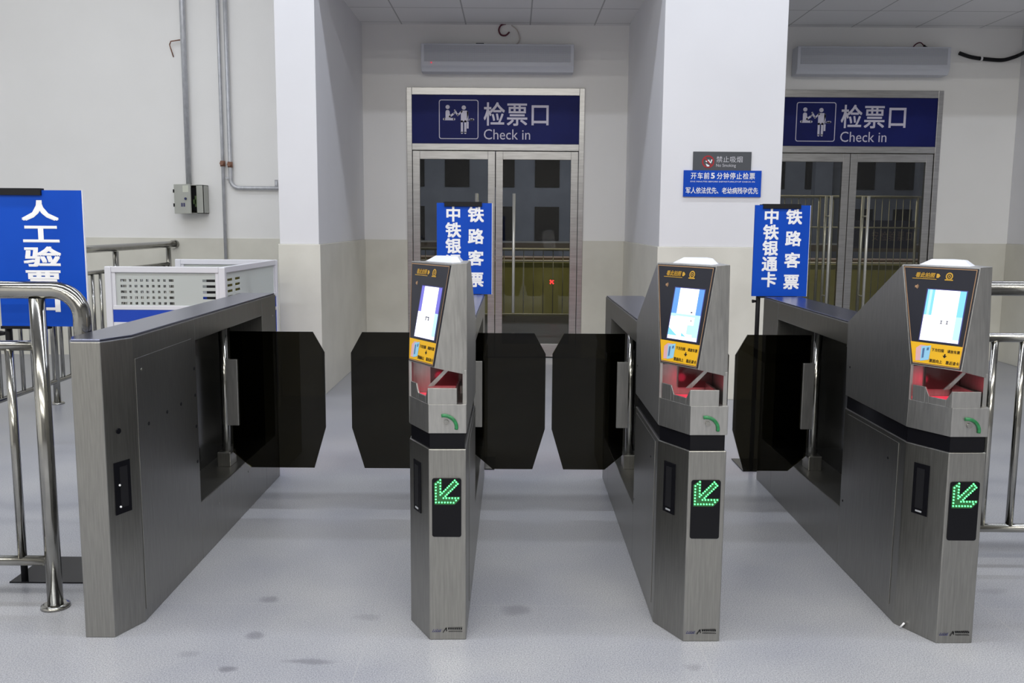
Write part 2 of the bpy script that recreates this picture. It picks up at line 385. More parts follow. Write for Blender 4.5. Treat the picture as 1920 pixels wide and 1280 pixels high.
def door_sign(dx, label):
    t = thing('check_in_sign', label, 'sign', (dx, WY + 0.03, 2.355), 0, 'check in signs over the doors')
    W, H = 1.82, 0.517
    box('sign_panel', NAVY, t, -0.91, 0.91, -0.035, 0, 0.0, H)
    Y = -0.0365
    U, V = (1, 0, 0), (0, 0, 1)
    # pictogram box
    x0, z1, w = -0.617, 0.468, 0.43
    def q(u, v): return (x0 + u * w, Y, z1 - v * w * 0.975)
    mb = MB()
    def rr(inset, rad):
        pts = []
        for cx, cz, a0 in ((1 - inset - rad, inset + rad, -90), (1 - inset - rad, 1 - inset - rad, 0), (inset + rad, 1 - inset - rad, 90), (inset + rad, inset + rad, 180)):
            for k in range(6):
                a = math.radians(a0 + 18 * k); pts.append((cx + rad * math.cos(a), cz + rad * math.sin(a)))
        return pts
    A, B = rr(0, .06), rr(.02, .045)
    for i in range(len(A)):
        j = (i + 1) % len(A)
        mb.poly([q(*A[i]), q(*A[j]), q(*B[j]), q(*B[i])])
    def circ(u, v, r): mb.poly([q(u + r * math.cos(k * .314), v + r * math.sin(k * .314)) for k in range(20)])
    def line(pts, wd):
        for (a, b), (c, d) in zip(pts, pts[1:]):
            L = math.hypot(c - a, d - b); nx, ny = -(d - b) / L * wd / 2, (c - a) / L * wd / 2
            mb.poly([q(a + nx, b + ny), q(c + nx, d + ny), q(c - nx, d - ny), q(a - nx, b - ny)])
        for p in pts: circ(p[0], p[1], wd / 2)
    circ(.221, .187, .053)
    mb.poly([q(.168, .47), q(.168, .30), q(.19, .265), (q(.245, .265)), q(.27, .30), q(.275, .37), q(.29, .38), q(.29, .47)])
    line([(.275, .43), (.385, .345)], .048)
    line([(.13, .495), (.385, .495)], .058)
    circ(.629, .2, .055)
    mb.poly([q(.56, .275), q(.70, .275), q(.745, .31), q(.745, .36), q(.705, .55), q(.555, .55), q(.555, .36)])
    line([(.575, .30), (.475, .395), (.40, .27)], .042)
    line([(.725, .31), (.728, .53)], .036)
    line([(.582, .55), (.582, .84)], .056); line([(.668, .55), (.668, .84)], .056)
    mb.poly([q(.705, .56), q(.752, .56), q(.752, .73), q(.705, .73)])
    line([(.795, .50), (.865, .50)], .05); line([(.77, .515), (.865, .515)], .025)
    mb.build('pictogram', LETTER2, t)
    mb = MB()
    for k, ch in enumerate('检票口'):
        put_text(mb, ch, (-0.135 + k * 0.249, 0.187, -0.135 + k * 0.249 + 0.24, 0.187 + 0.262), (0, Y, 0), U, V, 0.012, em=True)
    put_text(mb, 'Check in', (-0.128, 0.047, 0.377, 0.157), (0, Y, 0), U, V, 0.0)
    mb.build('lettering', LETTER2, t)
    return t
door_sign(D1, 'navy check in sign over the centre doors, seen whole')
door_sign(D2, 'navy check in sign over the right doors, its left end hidden by the pier')

# ================================================================ wall equipment
def air_curtain(x0, label):
    t = thing('air_curtain', label, 'air curtain', (x0, WY, 3.09), 0, 'air curtains over the doors')
    W = 1.62
    MB().prism([(-0.20, 0.06), (-0.16, 0.0), (-0.001, 0.0), (-0.001, 0.285), (-0.20, 0.285)], 0, W, 'x').build('casing', PALE, t, 0.006)
    box('intake_grille', GRILLE, t, 0.035, W - 0.035, -0.206, -0.199, 0.10, 0.268)
    return t
a1 = air_curtain(-0.985, 'pale air curtain over the centre doors with a red indicator light')
MB().tube([(0.11, -0.213, 0.088), (0.11, -0.20, 0.088)], 0.007, 10).build('indicator_light', LEDR_S, a1)
air_curtain(3.0, 'pale air curtain over the right doors beside the hanging black cable')
def wire(name, mtl, pts, r, label, cat):
    P = [Vector(p) for p in pts]; out = []
    for i in range(len(P) - 1):
        p0, p1, p2, p3 = P[max(i - 1, 0)], P[i], P[i + 1], P[min(i + 2, len(P) - 1)]
        for k in range(8):
            u = k / 8
            out.append(0.5 * ((2 * p1) + (p2 - p0) * u + (2 * p0 - 5 * p1 + 4 * p2 - p3) * u * u + (3 * p1 - p0 - 3 * p2 + p3) * u ** 3))
    out.append(P[-1])
    return tag(tube(name, mtl, None, out, r, 10), label, cat)
MAROON = mat('maroon_wire', (0.10, 0.012, 0.03), 0.5)
wire('wire_loop', MAROON, [(-0.09, WY - 0.02, 3.615), (-0.14, WY - 0.03, 3.60), (-0.165, WY - 0.03, 3.55), (-0.14, WY - 0.03, 3.50), (-0.09, WY - 0.03, 3.495), (-0.05, WY - 0.03, 3.53)], 0.009,
     'maroon wire loop hanging from the ceiling over the centre doors', 'wire')
wire('wire_loop', mat('pale_wire', (0.55, 0.50, 0.47), 0.5), [(-0.03, WY - 0.02, 3.60), (0.03, WY - 0.03, 3.55), (0.06, WY - 0.03, 3.46), (0.02, WY - 0.03, 3.40), (-0.10, WY - 0.08, 3.385)], 0.006,
     'pale wire running down into the air curtain over the centre doors', 'wire')
tag(box('mounting_bracket', BLACKM, None, -0.405, -0.32, WY - 0.17, WY - 0.08, 3.3755, 3.387), 'small black bracket on top of the centre air curtain', 'bracket')
wire('wire_stub', MAROON, [(4.27, WY - 0.01, 3.37), (4.31, WY - 0.03, 3.43), (4.36, WY - 0.03, 3.45), (4.40, WY - 0.03, 3.42)], 0.006, 'red wire end poking out above the right air curtain', 'wire')
wire('wire_stub', BLACKM, [(4.40, WY - 0.03, 3.42), (4.44, WY - 0.03, 3.395), (4.53, WY - 0.03, 3.385)], 0.012, 'thick black wire end above the right air curtain', 'wire')
cb = wire('hanging_cable', BLACKM, [(4.79, WY - 0.022, 3.345), (4.92, WY - 0.022, 3.305), (5.07, WY - 0.022, 3.285), (5.25, WY - 0.025, 3.275), (5.36, WY - 0.035, 3.30), (5.43, WY - 0.06, 3.33), (5.448, 9.9, 3.36), (5.448, 9.6, 3.43), (5.448, 9.2, 3.52), (5.448, 8.9, 3.609)], 0.02,
          'thick black cable sagging along the right wall up to the ceiling', 'cable')
for p in ((5.03, WY - 0.022, 3.29), (5.445, 9.86, 3.368)):
    MB().tube([(p[0] - 0.010, p[1] + 0.0, p[2]), (p[0] + 0.010, p[1] + 0.0, p[2])] if p[0] < 5.2 else [(p[0] + .003, p[1] - 0.012, p[2]), (p[0] + .003, p[1] + 0.012, p[2])], 0.0245, 12).build('cable_clip', LETTER, cb)
# conduits
wire_r = 0.033
t = thing('conduit', 'thick grey conduit running down to the open electrical box', 'pipe', (-3.545, WY - 0.05, 1.885), 0, 'conduits on the left wall')
tube('pipe', CONDUIT, t, [(0, 0, 0), (0, 0, 3.7)], 0.029, 16)
box('clamp', CONDUIT, t, -0.042, 0.042, -0.032, 0.048, 2.9, 2.93)
t = thing('conduit', 'straight thin grey conduit reaching the floor, left one of the pair', 'pipe', (-3.17, WY - 0.04, 0), 0, 'conduits on the left wall')
tube('pipe', CONDUIT, t, [(0, 0, 0), (0, 0, 5.59)], 0.018, 14)
MB().tube([(0, 0, 2.09), (0, 0, 2.15)], 0.028, 12).tube([(0, -0.05, 2.12), (0, 0, 2.12)], 0.02, 10).build('rusty_union', RUST, t)
t = thing('conduit', 'thin grey conduit with an elbow turning to the left pier', 'pipe', (-3.09, WY - 0.04, 1.86), 0, 'conduits on the left wall')
el = [(0, 0, 3.73), (0, 0, 0.09)] + [(0.09 - 0.09 * math.cos(a), 0, 0.09 - 0.09 * math.sin(a)) for a in (0.3, 0.6, 0.9, 1.2, 1.5)] + [(1.10, 0, 0)]
tube('pipe', CONDUIT, t, el, 0.0215, 14)
MB().tube([(0, 0, 0.22), (0, 0, 0.28)], 0.028, 12).tube([(0, -0.05, 0.25), (0, 0, 0.25)], 0.02, 10).build('rusty_union', RUST, t)
tube('pipe', CONDUIT, t, [(0.50, 0, -0.02), (0.50, 0, 0.09)], 0.018, 10)
box('clamp', CONDUIT, t, -0.05, 0.0, -0.012, 0.012, 0.10, 0.12)
t = thing('wall_hook', 'small rusty bracket sticking out beside the thick conduit', 'bracket', (-3.66, WY, 3.42), 0)
MB().tube([(0.08, -0.05, 0.0), (-0.02, -0.05, -0.015), (-0.035, -0.05, -0.05)], 0.007, 8).tube([(-0.035, -0.05, -0.05), (-0.015, -0.002, -0.17)], 0.006, 8).build('bar', RUST, t)
# electrical box
t = thing('electrical_box', 'grey electrical box on the left wall with its cover standing ajar', 'electrical box', (-3.65, WY - 0.17, 1.58), 0)
bx = MB(); W, Dp, H = 0.30, 0.169, 0.305
bx.box(0, W, Dp - 0.006, Dp, 0, H); bx.box(0, 0.006, 0, Dp, 0, H); bx.box(W - 0.006, W, 0, Dp, 0, H); bx.box(0, W, 0, Dp, 0, 0.006); bx.box(0, W, 0, Dp, H - 0.006, H)
bx.box(W - 0.075, W, 0, 0.008, 0, H)
bx.build('box_body', GREYB, t)
box('breaker_block', BLACKM, t, 0.03, 0.222, 0.05, Dp - 0.008, 0.03, 0.28)
MB().box(0.17, 0.2, 0.044, 0.05, 0.10, 0.15).box(0.19, 0.21, 0.044, 0.05, 0.07, 0.19).build('wiring', mat('wiring_green', (0.10, 0.16, 0.06), 0.5), t)
dr = MB().box(0, 0.232, -0.018, 0.0, -0.004, H + 0.004).build('cover', GREYB, t, 0.003)
dr.rotation_euler = (0, 0, math.radians(-26)); dr.location = (-0.004, -0.004, 0)
MB().poly([(0.13, -0.0185, 0.225), (0.212, -0.0185, 0.225), (0.212, -0.0185, 0.295), (0.13, -0.0185, 0.295)]).build('paper_notice', mat('paper', (0.62, 0.64, 0.55), 0.6), dr)
MB().box(0.10, 0.125, -0.019, -0.018, 0.07, 0.11).box(0.132, 0.157, -0.019, -0.018, 0.07, 0.11).build('warning_label', mat('dark_label', (0.06, 0.06, 0.14), 0.5), dr)
MB().tube([(0.172, -0.03, 0.155), (0.172, -0.018, 0.155)], 0.013, 12).build('lock', mat('lock_blue', (0.03, 0.04, 0.12), 0.3), dr)
for z in (0.07, 0.22): box('hinge', BLACKM, dr, -0.01, 0.008, -0.022, 0.0, z, z + 0.035)

# pier signs
t = thing('no_smoking_sign', 'charcoal no smoking sign on the middle pier above the blue notice', 'sign', (1.746, PY, 1.937), 0)
box('sign_panel', SIGNGREY, t, -0.243, 0.243, -0.012, 0, 0.0115, 0.165)
Y = -0.0135; mb = MB()
for a, b in ((.052, .040),):
    for k in range(24):
        p = 2 * math.pi * k / 24; q = 2 * math.pi * (k + 1) / 24
        mb.poly([(-0.118 + a * math.cos(p), Y, .082 + a * math.sin(p)), (-0.118 + a * math.cos(q), Y, .082 + a * math.sin(q)), (-0.118 + b * math.cos(q), Y, .082 + b * math.sin(q)), (-0.118 + b * math.cos(p), Y, .082 + b * math.sin(p))])
mb.poly([(-0.15, Y - .0006, .108), (-0.142, Y - .0006, .115), (-0.086, Y - .0006, .056), (-0.094, Y - .0006, .049)])
mb.build('prohibition_ring', REDP, t)
mb = MB()
mb.poly([(-.142, Y, .088), (-.12, Y, .098), (-.112, Y, .088), (-.132, Y, .078)]).poly([(-.102, Y, .072), (-.094, Y, .069), (-.082, Y, .098), (-.092, Y, .102)])
mb.poly([(-.138, Y, .068), (-.106, Y, .052), (-.11, Y, .038), (-.124, Y, .036)]).poly([(-.118, Y, .098), (-.110, Y, .100), (-.098, Y, .075), (-.106, Y, .072)])
mb.build('hand_and_cigarette', LETTER, t)
mb = MB()
for k, ch in enumerate('禁止吸烟'): put_text(mb, ch, (-0.052 + k * .0565, 0.075, 0.003 + k * .0565, 0.13), (0, Y, 0), (1, 0, 0), (0, 0, 1), 0.004, em=True)
put_text(mb, 'No Smoking', (-0.05, 0.033, 0.115, 0.066), (0, Y, 0), (1, 0, 0), (0, 0, 1), 0.004)
mb.build('lettering', mat('grey_lettering', (0.5, 0.5, 0.54), 0.5), t)
t = thing('ticket_check_notice', 'bright blue rectangular notice on the middle pier, two lines of white writing', 'sign', (1.753, PY, 1.73), 0)
box('sign_panel', BLUE, t, -0.325, 0.325, -0.016, 0, 0, 0.218)
mb = MB(); Y = -0.0172
for k, ch in enumerate('开车前5分钟停止检票'):
    u = -0.268 + k * 0.0545
    if ch == '5': put_text(mb, ch, (u + .008, 0.152, u + .036, 0.196), (0, Y, 0), (1, 0, 0), (0, 0, 1), 0.03)
    else: put_text(mb, ch, (u, 0.144, u + .05, 0.202), (0, Y, 0), (1, 0, 0), (0, 0, 1), 0.012, em=True)
mb.build('lettering_line', LETTER, t); mb = MB()
put_text(mb, 'FIVE MINUTES BEFORE DEPARTURE,STOP CHECK-IN', (-0.268, 0.118, 0.27, 0.131), (0, Y, 0), (1, 0, 0), (0, 0, 1), 0.0)
mb.build('lettering_line', LETTER, t); mb = MB()
for k, ch in enumerate('军人依法优先、老幼病残孕优先'):
    if k == 7: mb.build('lettering_line', LETTER, t); mb = MB()
    u = -0.308 + k * 0.0435
    put_text(mb, ch, (u, 0.024, u + .044, 0.080), (0, Y, 0), (1, 0, 0), (0, 0, 1), 0.012, em=True)
mb.build('lettering_line', LETTER, t)

# ================================================================ ticket gates
H_ = Vector((0.562, -0.827, 0)); D_ = Vector((-0.15717, -0.10688, -0.98177)); N_ = Vector((-0.8119, -0.5518, 0.1900))
TL = Vector((0, 0.28, 1.357))
def fp(s, t, o=0.0): return TL + H_ * s + D_ * t + N_ * o
LED_PTS = [(240,250),(240,303),(240,355),(240,407),(240,459),(240,511),(240,562),(295,562),(348,562),(401,562),(453,562),(505,562),(557,565),(600,525),(640,487),
 (587,487),(533,487),(480,487),(427,487),(375,487),(280,217),(320,177),(320,230),(320,282),(320,330),(320,382),(320,432),(350,405),(383,372),(415,342),(447,310),
 (478,280),(510,248),(543,215),(577,182),(605,212),(632,243),(600,272),(568,303),(535,335),(502,365),(468,395),(438,425),(410,455)]
def screws(nm, mt, par, pts, r=0.004):
    for (x, y, z, sx) in pts:
        MB().tube([(x + sx * 0.0005, y, z), (x + sx * 0.0022, y, z)], r, 10).build(nm, mt, par)
GL = 2.13
def bay(t, W, wings):
    """rear half: sill, beam, rear leg, dark lining, posts and wings"""
    sill = MB().box(0, W, 0.78, 1.84, 0, 0.262).build('sill', STEEL, t, 0.003)
    MB().box(0, W, 0.78, 1.84, 0.985, 1.08).build('top_beam', STEEL, t, 0.003)
    MB().box(0, W, 1.84, GL, 0, 1.08).build('rear_leg', STEEL, t, 0.003)
    x = W * 0.5
    if len(wings) == 1: x = W - 0.012 if wings[0][0] < 0 else 0.012
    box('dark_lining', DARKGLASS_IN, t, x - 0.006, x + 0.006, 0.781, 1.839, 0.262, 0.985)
    for side, L in wings:
        px = 0.085 if side < 0 else W - 0.085
        if len(wings) == 2: px = 0.062 if side < 0 else W - 0.062
        py = 1.42
        po = MB().tube([(px, py, 0.33), (px, py, 0.984)], 0.022, 16).build('wing_post', CHROME, t)
        MB().box(px - 0.034, px + 0.034, py - 0.05, py + 0.05, 0.262, 0.335).build('post_foot', STEEL, po, 0.003)
        X = lambda u: px + side * u
        g = [(X(0.035), 0.95), (X(L - 0.058), 0.95), (X(L), 0.845), (X(L), 0.458), (X(L - 0.062), 0.247), (X(0.125), 0.247), (X(0.035), 0.325)]
        w = MB().prism(g, py - 0.005, py + 0.005, 'y').build('glass_wing', WING, t)
        a, b = sorted((X(0.012), X(0.072)))
        MB().box(a, b, py - 0.016, py + 0.016, 0.468, 0.808).build('clamp_plate', STEEL_LT, w, 0.002)
    mb = MB()
    for z in (0.90, 0.56): pass
    return sill
def red_cross(t, W):
    x = W * 0.5; z = 0.50; y = GL + 0.003
    d = MB().prism([(x - .05, .40), (x + .05, .40), (x + .05, .60), (x - .05, .60)], GL, y, 'y').build('exit_display', BLACK, t)
    mb = MB()
    for a in (45, -45):
        c, q = math.cos(math.radians(a)), math.sin(math.radians(a))
        mb.prism([(x + u * c - v * q, z + .04 + u * q + v * c) for u, v in ((-.045, -.010), (.045, -.010), (.045, .010), (-.045, .010))], y, y + .0015 + .0003 * (a > 0), 'y')
    mb.build('red_cross', LEDR, d)
def reader_gate(ox, label, wings, variant):
    W = 0.217
    t = thing('ticket_gate', label, 'ticket gate', (ox, 3.12, 0), 0, 'ticket gates with reader heads')
    prof = [(0, .16), (.085, 0), (W, .004), (W, .78), (0, .78)]
    cab = MB().prism(prof, 0, .708).build('front_cabinet', STEEL, t, .003)
    ins = [(.006, .163), (.088, .007), (W - .006, .011), (W - .006, .775), (.006, .775)]
    MB().prism(ins, .708, .765).build('black_band', BLACK, t)
    # access panel on both flanks
    for sx, x in ((-1, 0.0), (1, W)):
        a, b = sorted((x, x + sx * .0025))
        MB().box(a, b, .215, .735, .055, .69).build('side_panel', STEEL, t, .001)
    screws('screw', BLACKM, t, [(0, .30, .61, -2), (0, .745, .894, -1), (0, .745, .30, -1)], .005)
    # reader head
    hd = MB().prism(prof, .765, .868)
    hd.prism([(0, .21), (W, .21), (W, .78), (0, .78)], .868, .985)
    hd.box(.203, W, .030, .21, .868, .985)
    hd.box(0, .010, .158, .21, .868, .997)
    P = [(0, .28, 1.357), (.1655, .0364, 1.357), (W, .056, 1.36), (W, .28, 1.36), (0, .80, 1.083), (W, .80, 1.083), (0, .80, .975), (W, .80, .975),
         tuple(fp(.1045, .366)), tuple(fp(.292, .366)), (W, .032, .969)]
    hd.hull(P, [(0, 8, 9, 1), (1, 9, 10, 2), (0, 1, 2, 3), (0, 3, 5, 4), (4, 5, 7, 6), (0, 4, 6, 8), (2, 10, 7, 5, 3), (8, 6, 7, 10, 9)])
    hd.prism([(.161, .767), (.779, .767), (.799, 1.083), (.28, 1.356), (.157, .995), (.157, .87)], -.0012, .0, 'x')
    hd.prism([(.006, .767), (.779, .767), (.799, 1.083), (.28, 1.358), (.058, 1.358), (.034, .972), (.032, .87), (.006, .868)], W, W + .0012, 'x')
    head = hd.build('reader_head', STEEL_LT, t, .003)
    # cap on top
    c0 = [(.05, .265), (.162, .095), (.195, .12), (.195, .265)]; c1 = [(.09, .25), (.160, .142), (.178, .155), (.178, .25)]
    cp = MB(); lo = cp.verts([(x, y, 1.357) for x, y in c0]); hi = cp.verts([(x, y, 1.379) for x, y in c1])
    cp.bm.faces.new(hi); cp.bm.faces.new(lo[::-1])
    for i in range(4): cp.bm.faces.new([lo[i], lo[(i + 1) % 4], hi[(i + 1) % 4], hi[i]])
    cp.build('camera_cap', PALE, t, .002)
    # face panel
    fa = MB()
    front = [fp(.006, .005, .0035), fp(.291, .005, .0035), fp(.288, .362, .0035), fp(.106, .362, .0035)]
    back = [fp(.006, .005, -.004), fp(.291, .005, -.004), fp(.288, .362, -.004), fp(.106, .362, -.004)]
    fa.hull(front + back, [(0, 1, 2, 3), (7, 6, 5, 4), (0, 4, 5, 1), (1, 5, 6, 2), (2, 6, 7, 3), (3, 7, 4, 0)])
    face = fa.build('face_panel', FACE, t)
    def quad(mb, s0, t0, s1, t1, o): mb.poly([fp(s0, t0, o), fp(s1, t0, o), fp(s1, t1, o), fp(s0, t1, o)])
    ln = MB(); o = .0042
    out = [(.009, .008), (.288, .008), (.285, .359), (.109, .359)]; inn = [(.0125, .011), (.285, .011), (.2822, .356), (.1115, .356)]
    for i in range(4):
        j = (i + 1) % 4
        ln.poly([fp(*out[i], o), fp(*out[j], o), fp(*inn[j], o), fp(*inn[i], o)])
    ln.build('edge_line', FACELINE, face)
    # screen
    mats = [SCR_W, SCR_C, SCR_B, SCR_P, SCR_L, SCR_K, SCR_E]
    sc = MB(); s0, s1, t0, t1 = .119, .264, .087, .272
    U = lambda a: s0 + a * (s1 - s0); T = lambda b: t0 + b * (t1 - t0)
    sc.mi = 6; quad(sc, s0 - .004, t0 - .003, s1 + .004, t1 + .002, .0041)
    def cell(a0, b0, a1, b1, m, o=.0045): sc.mi = m; quad(sc, U(a0), T(b0), U(a1), T(b1), o)
    if variant == 'violet':
        cell(0, 0, .14, .5, 3); cell(.14, 0, .84, .5, 0); cell(.84, 0, 1, .5, 3); cell(0, .5, .84, 1, 0); cell(.84, .5, 1, .94, 4); cell(.84, .94, 1, 1, 0)
        cell(.42, .58, .46, .66, 5, .0049); cell(.42, .58, .58, .60, 5, .0049); cell(.55, .58, .60, .66, 5, .0049)
    elif variant == 'blue':
        cell(0, 0, .18, .5, 2); cell(.18, 0, .82, .5, 0); cell(.82, 0, 1, .5, 2); cell(0, .5, 1, 1, 0)
        cell(.18, .5, .82, .545, 4, .0048); cell(.82, .5, 1, .93, 4, .0048); cell(0, .5, .18, .56, 4, .0048); cell(.62, .70, .82, .88, 4, .0048)
        sc.mi = 1; sc.poly([fp(U(.0), T(.78), .0049), fp(U(.33), T(.93), .0049), fp(U(.0), T(.93), .0049)])
        sc.poly([fp(U(.46), T(.86), .0049), fp(U(.62), T(.93), .0049), fp(U(.46), T(.93), .0049)])
        cell(.66, .44, .72, .47, 5, .0049); cell(.70, .60, .73, .63, 5, .0049)
    else:
        cell(0, 0, .2, .5, 1); cell(.2, 0, .84, .5, 0); cell(.84, 0, 1, .5, 1); cell(0, .5, .84, 1, 0); cell(.84, .5, 1, .94, 4); cell(.84, .94, 1, 1, 0)
        cell(.06, 0, .13, .5, 4, .0048)
        for a in (.46, .61):
            cell(a, .585, a + .055, .60, 5, .0049); cell(a + .015, .60, a + .04, .64, 5, .0049); cell(a, .64, a + .055, .655, 5, .0049)
    sc.build('screen', mats, face)
    # printed head line
    tx = MB(); HV = -D_
    for k, ch in enumerate('看此拍照'):
        put_text(tx, ch, (.060 + k * .0188, -.046, .060 + k * .0188 + .019, -.026), fp(0, 0, .0046), H_, HV, .02, em=True, sl=0.15)
    quad(tx, .050, .0485, .144, .0505, .0046)
    tx.poly([fp(.142, .029, .0046), fp(.150, .029, .0046), fp(.157, .0365, .0046), fp(.150, .044, .0046), fp(.142, .044, .0046)])
    c = (.1905, .036)
    for R0, R1 in ((.0135, .009), (.0055, .003)):
        for k in range(24):
            p, q = 2 * math.pi * k / 24, 2 * math.pi * (k + 1) / 24
            tx.poly([fp(c[0] + R * math.cos(a), c[1] + R * math.sin(a), .0046) for R, a in ((R0, p), (R0, q), (R1, q), (R1, p))])
    quad(tx, .175, .0475, .206, .0515, .0046); quad(tx, .181, .0455, .2, .0475, .0046)
    tx.build('photo_prompt', GOLD, face)
    sp = MB(); sp.poly([fp(.066, .075, .0046), fp(.071, .075, .0046), fp(.077, .070, .0046), fp(.077, .088, .0046), fp(.071, .083, .0046), fp(.066, .083, .0046)])
    sp.poly([fp(.079, .074, .0046), fp(.0805, .074, .0046), fp(.0805, .084, .0046), fp(.079, .084, .0046)])
    sp.build('speaker_mark', FACELINE, face)
    ys = MB(); ys.poly([fp(.0865, .281, .0045), fp(.2835, .281, .0045), fp(.2815, .3545, .0045), fp(.1085, .3545, .0045)])
    strip = ys.build('instruction_strip', YELLOW, face)
    tk = MB(); tk.mi = 0
    tk.poly([fp(.112, .303, .0050), fp(.128, .290, .0050), fp(.150, .290, .0050), fp(.150, .345, .0050), fp(.118, .348, .0050)])
    tk.mi = 1; tk.poly([fp(.132, .296, .0053), fp(.168, .288, .0053), fp(.168, .340, .0053), fp(.136, .348, .0053)])
    tk.mi = 2; tk.poly([fp(.138, .302, .0056), fp(.146, .300, .0056), fp(.147, .335, .0056), fp(.140, .337, .0056)])
    tk.poly([fp(.154, .298, .0056), fp(.162, .296, .0056), fp(.162, .306, .0056), fp(.154, .308, .0056)])
    tk.build('ticket_picture', [mat('ticket_pink', (0.62, 0.36, 0.38), .5), mat('ticket_blue', (0.25, 0.52, 0.72), .5), mat('ticket_print', (0.06, 0.14, 0.30), .5)], strip)
    yt = MB()
    def row(txt, s, tt, w, h):
        for k, ch in enumerate(txt):
            if ch == ' ': continue
            put_text(yt, ch, (s + k * w, -tt, s + k * w + w, -tt + h), fp(0, 0, .0050), H_, HV, .01, em=True)
    row('下方扫描 请放车票', .172, .3085, .0118, .0125); row('票面向上 靠近读卡', .170, .349, .0124, .0135)
    yt.poly([fp(.222, .313, .005), fp(.227, .313, .005), fp(.227, .319, .005), fp(.233, .319, .005), fp(.2245, .328, .005), fp(.216, .319, .005), fp(.222, .319, .005)])
    yt.build('instruction_text', BLACKM, strip)
    # ticket tray in the alcove
    tr = MB(); z0, z1 = .868, .925
    tr.box(.082, .184, .004, .012, z0, z1)                       # front wall
    A = Vector((.004, .155, 0)); B = Vector((.082, .008, 0)); nrm = Vector((.147, .078, 0)).normalized() * .006
    def cw(a, b, za, zb, zc, zd):
        p, q = A.lerp(B, a), A.lerp(B, b)
        tr.hull([(p.x, p.y, z0), (q.x, q.y, z0), (q.x, q.y, zb), (p.x, p.y, za), (p.x + nrm.x, p.y + nrm.y, z0), (q.x + nrm.x, q.y + nrm.y, z0), (q.x + nrm.x, q.y + nrm.y, zb), (p.x + nrm.x, p.y + nrm.y, za)],
                [(0, 1, 2, 3), (7, 6, 5, 4), (0, 4, 5, 1), (1, 5, 6, 2), (2, 6, 7, 3), (3, 7, 4, 0)])
    cw(.04, .36, z1, z1, 0, 0); cw(.36, .46, z1, .893, 0, 0); cw(.46, .88, .893, .893, 0, 0); cw(.88, 1.0, .893, z1, 0, 0)
    tr.box(.176, .184, .012, .20, z0, z1 - .006)                 # right wall
    tray = tr.build('ticket_tray', STEEL_LT, t, .001)
    MB().poly([(.010, .16, .872), (.083, .014, .872), (.176, .014, .872), (.176, .205, .872), (.010, .205, .872)]).build('scan_window', [LEDR_S], tray)
    MB().hull([(.078, .06, .922), (.098, .06, .922), (.156, .06, .985), (.140, .06, .985), (.078, .066, .922), (.098, .066, .922), (.156, .066, .985), (.140, .066, .985)],
              [(0, 1, 2, 3), (7, 6, 5, 4), (0, 4, 5, 1), (1, 5, 6, 2), (2, 6, 7, 3), (3, 7, 4, 0)]).build('slanted_brace', STEEL_LT, tray)
    box('scanner_glass', mat('dark_red_glass', (.05, .02, .022), .15), tray, .075, .20, .195, .209, .90, .985)
    # green arc and lock
    ar = MB(); n = 12; prev = None
    pts = []
    for k in range(n + 1):
        a = math.radians(100 - k * 110 / n); pts.append((.138 + .045 * math.cos(a), -.001, .787 + .042 * math.sin(a)))
    ar.tube(pts, .0062, 8); ar.build('green_arc', GREEN, t)
    MB().tube([(.147, .004, .806), (.147, -.006, .806)], .009, 14).build('lock', CHROME, t)
    # arrow display
    x0, x1, z0, z1 = .096, .200, .388, .603
    pl = []
    for cx, cz, a0 in ((x1 - .008, z0 + .008, -90), (x1 - .008, z1 - .008, 0), (x0 + .008, z1 - .008, 90), (x0 + .008, z0 + .008, 180)):
        for k in range(4): a = math.radians(a0 + 30 * k); pl.append((cx + .008 * math.cos(a), cz + .008 * math.sin(a)))
    dp = MB().prism(pl, -.002, .004, 'y').build('arrow_display', BLACK, t)
    L = lambda px, py: (x0 + (px - 170) / 525 * (x1 - x0), z1 - (py - 150) / 1010 * (z1 - z0))
    mb = MB()
    for px, py in LED_PTS:
        u, v = L(px, py); mb.tube([(u, -.0021, v), (u, -.004, v)], .0029, 10)
    mb.build('arrow_leds', LEDG, dp)
    mb = MB()
    for po in ([(205, 235), (320, 150), (345, 180), (345, 385), (577, 160), (660, 240), (430, 465), (675, 465), (670, 510), (575, 600), (215, 600)],):
        mb.poly([(L(a, b)[0], -.0022, L(a, b)[1]) for a, b in po])
    mb.build('arrow_glow', LEDG2, dp)  # weak emission imitates green light scattered around the LEDs
    # recessed slot on the chamfer
    C0 = Vector((0, .16, 0)); C1 = Vector((.085, 0, 0)); cd = (C1 - C0).normalized(); cn = Vector((cd.y, -cd.x, 0)) * 1.0
    if cn.y > 0: cn = -cn
    def slot(a, b, z0, z1, o0, o1, nm, mt, par):
        p, q = C0.lerp(C1, a), C0.lerp(C1, b)
        v = [(r.x + cn.x * o, r.y + cn.y * o, z) for o in (o1, o0) for r, z in ((p, z0), (q, z0), (q, z1), (p, z1))]
        return MB().hull(v, [(0, 1, 2, 3), (7, 6, 5, 4), (0, 4, 5, 1), (1, 5, 6, 2), (2, 6, 7, 3), (3, 7, 4, 0)]).build(nm, mt, par)
    sl = slot(.24, .60, .453, .642, -.002, .003, 'sensor_slot', BLACK, t)
    slot(.32, .50, .475, .625, .003, .0042, 'sensor_window', BLACKM, sl)
    slot(.34, .48, .462, .468, .003, .0045, 'sensor_lamp', CONDUIT, sl)
    # maker's mark low on the front: strokes as blurred in the photo
    mk = MB(); mk.mi = 0
    for k in range(5):
        u = .094 + k * .0065; mk.poly([(u, -.0006, .030), (u + .0022, -.0006, .030), (u + .0075, -.0006, .041 - .002 * (k % 2)), (u + .0055, -.0006, .041 - .002 * (k % 2))])
    mk.poly([(.096, -.0006, .030), (.126, -.0006, .0312), (.126, -.0006, .0325), (.096, -.0006, .0314)])
    mk.mi = 1
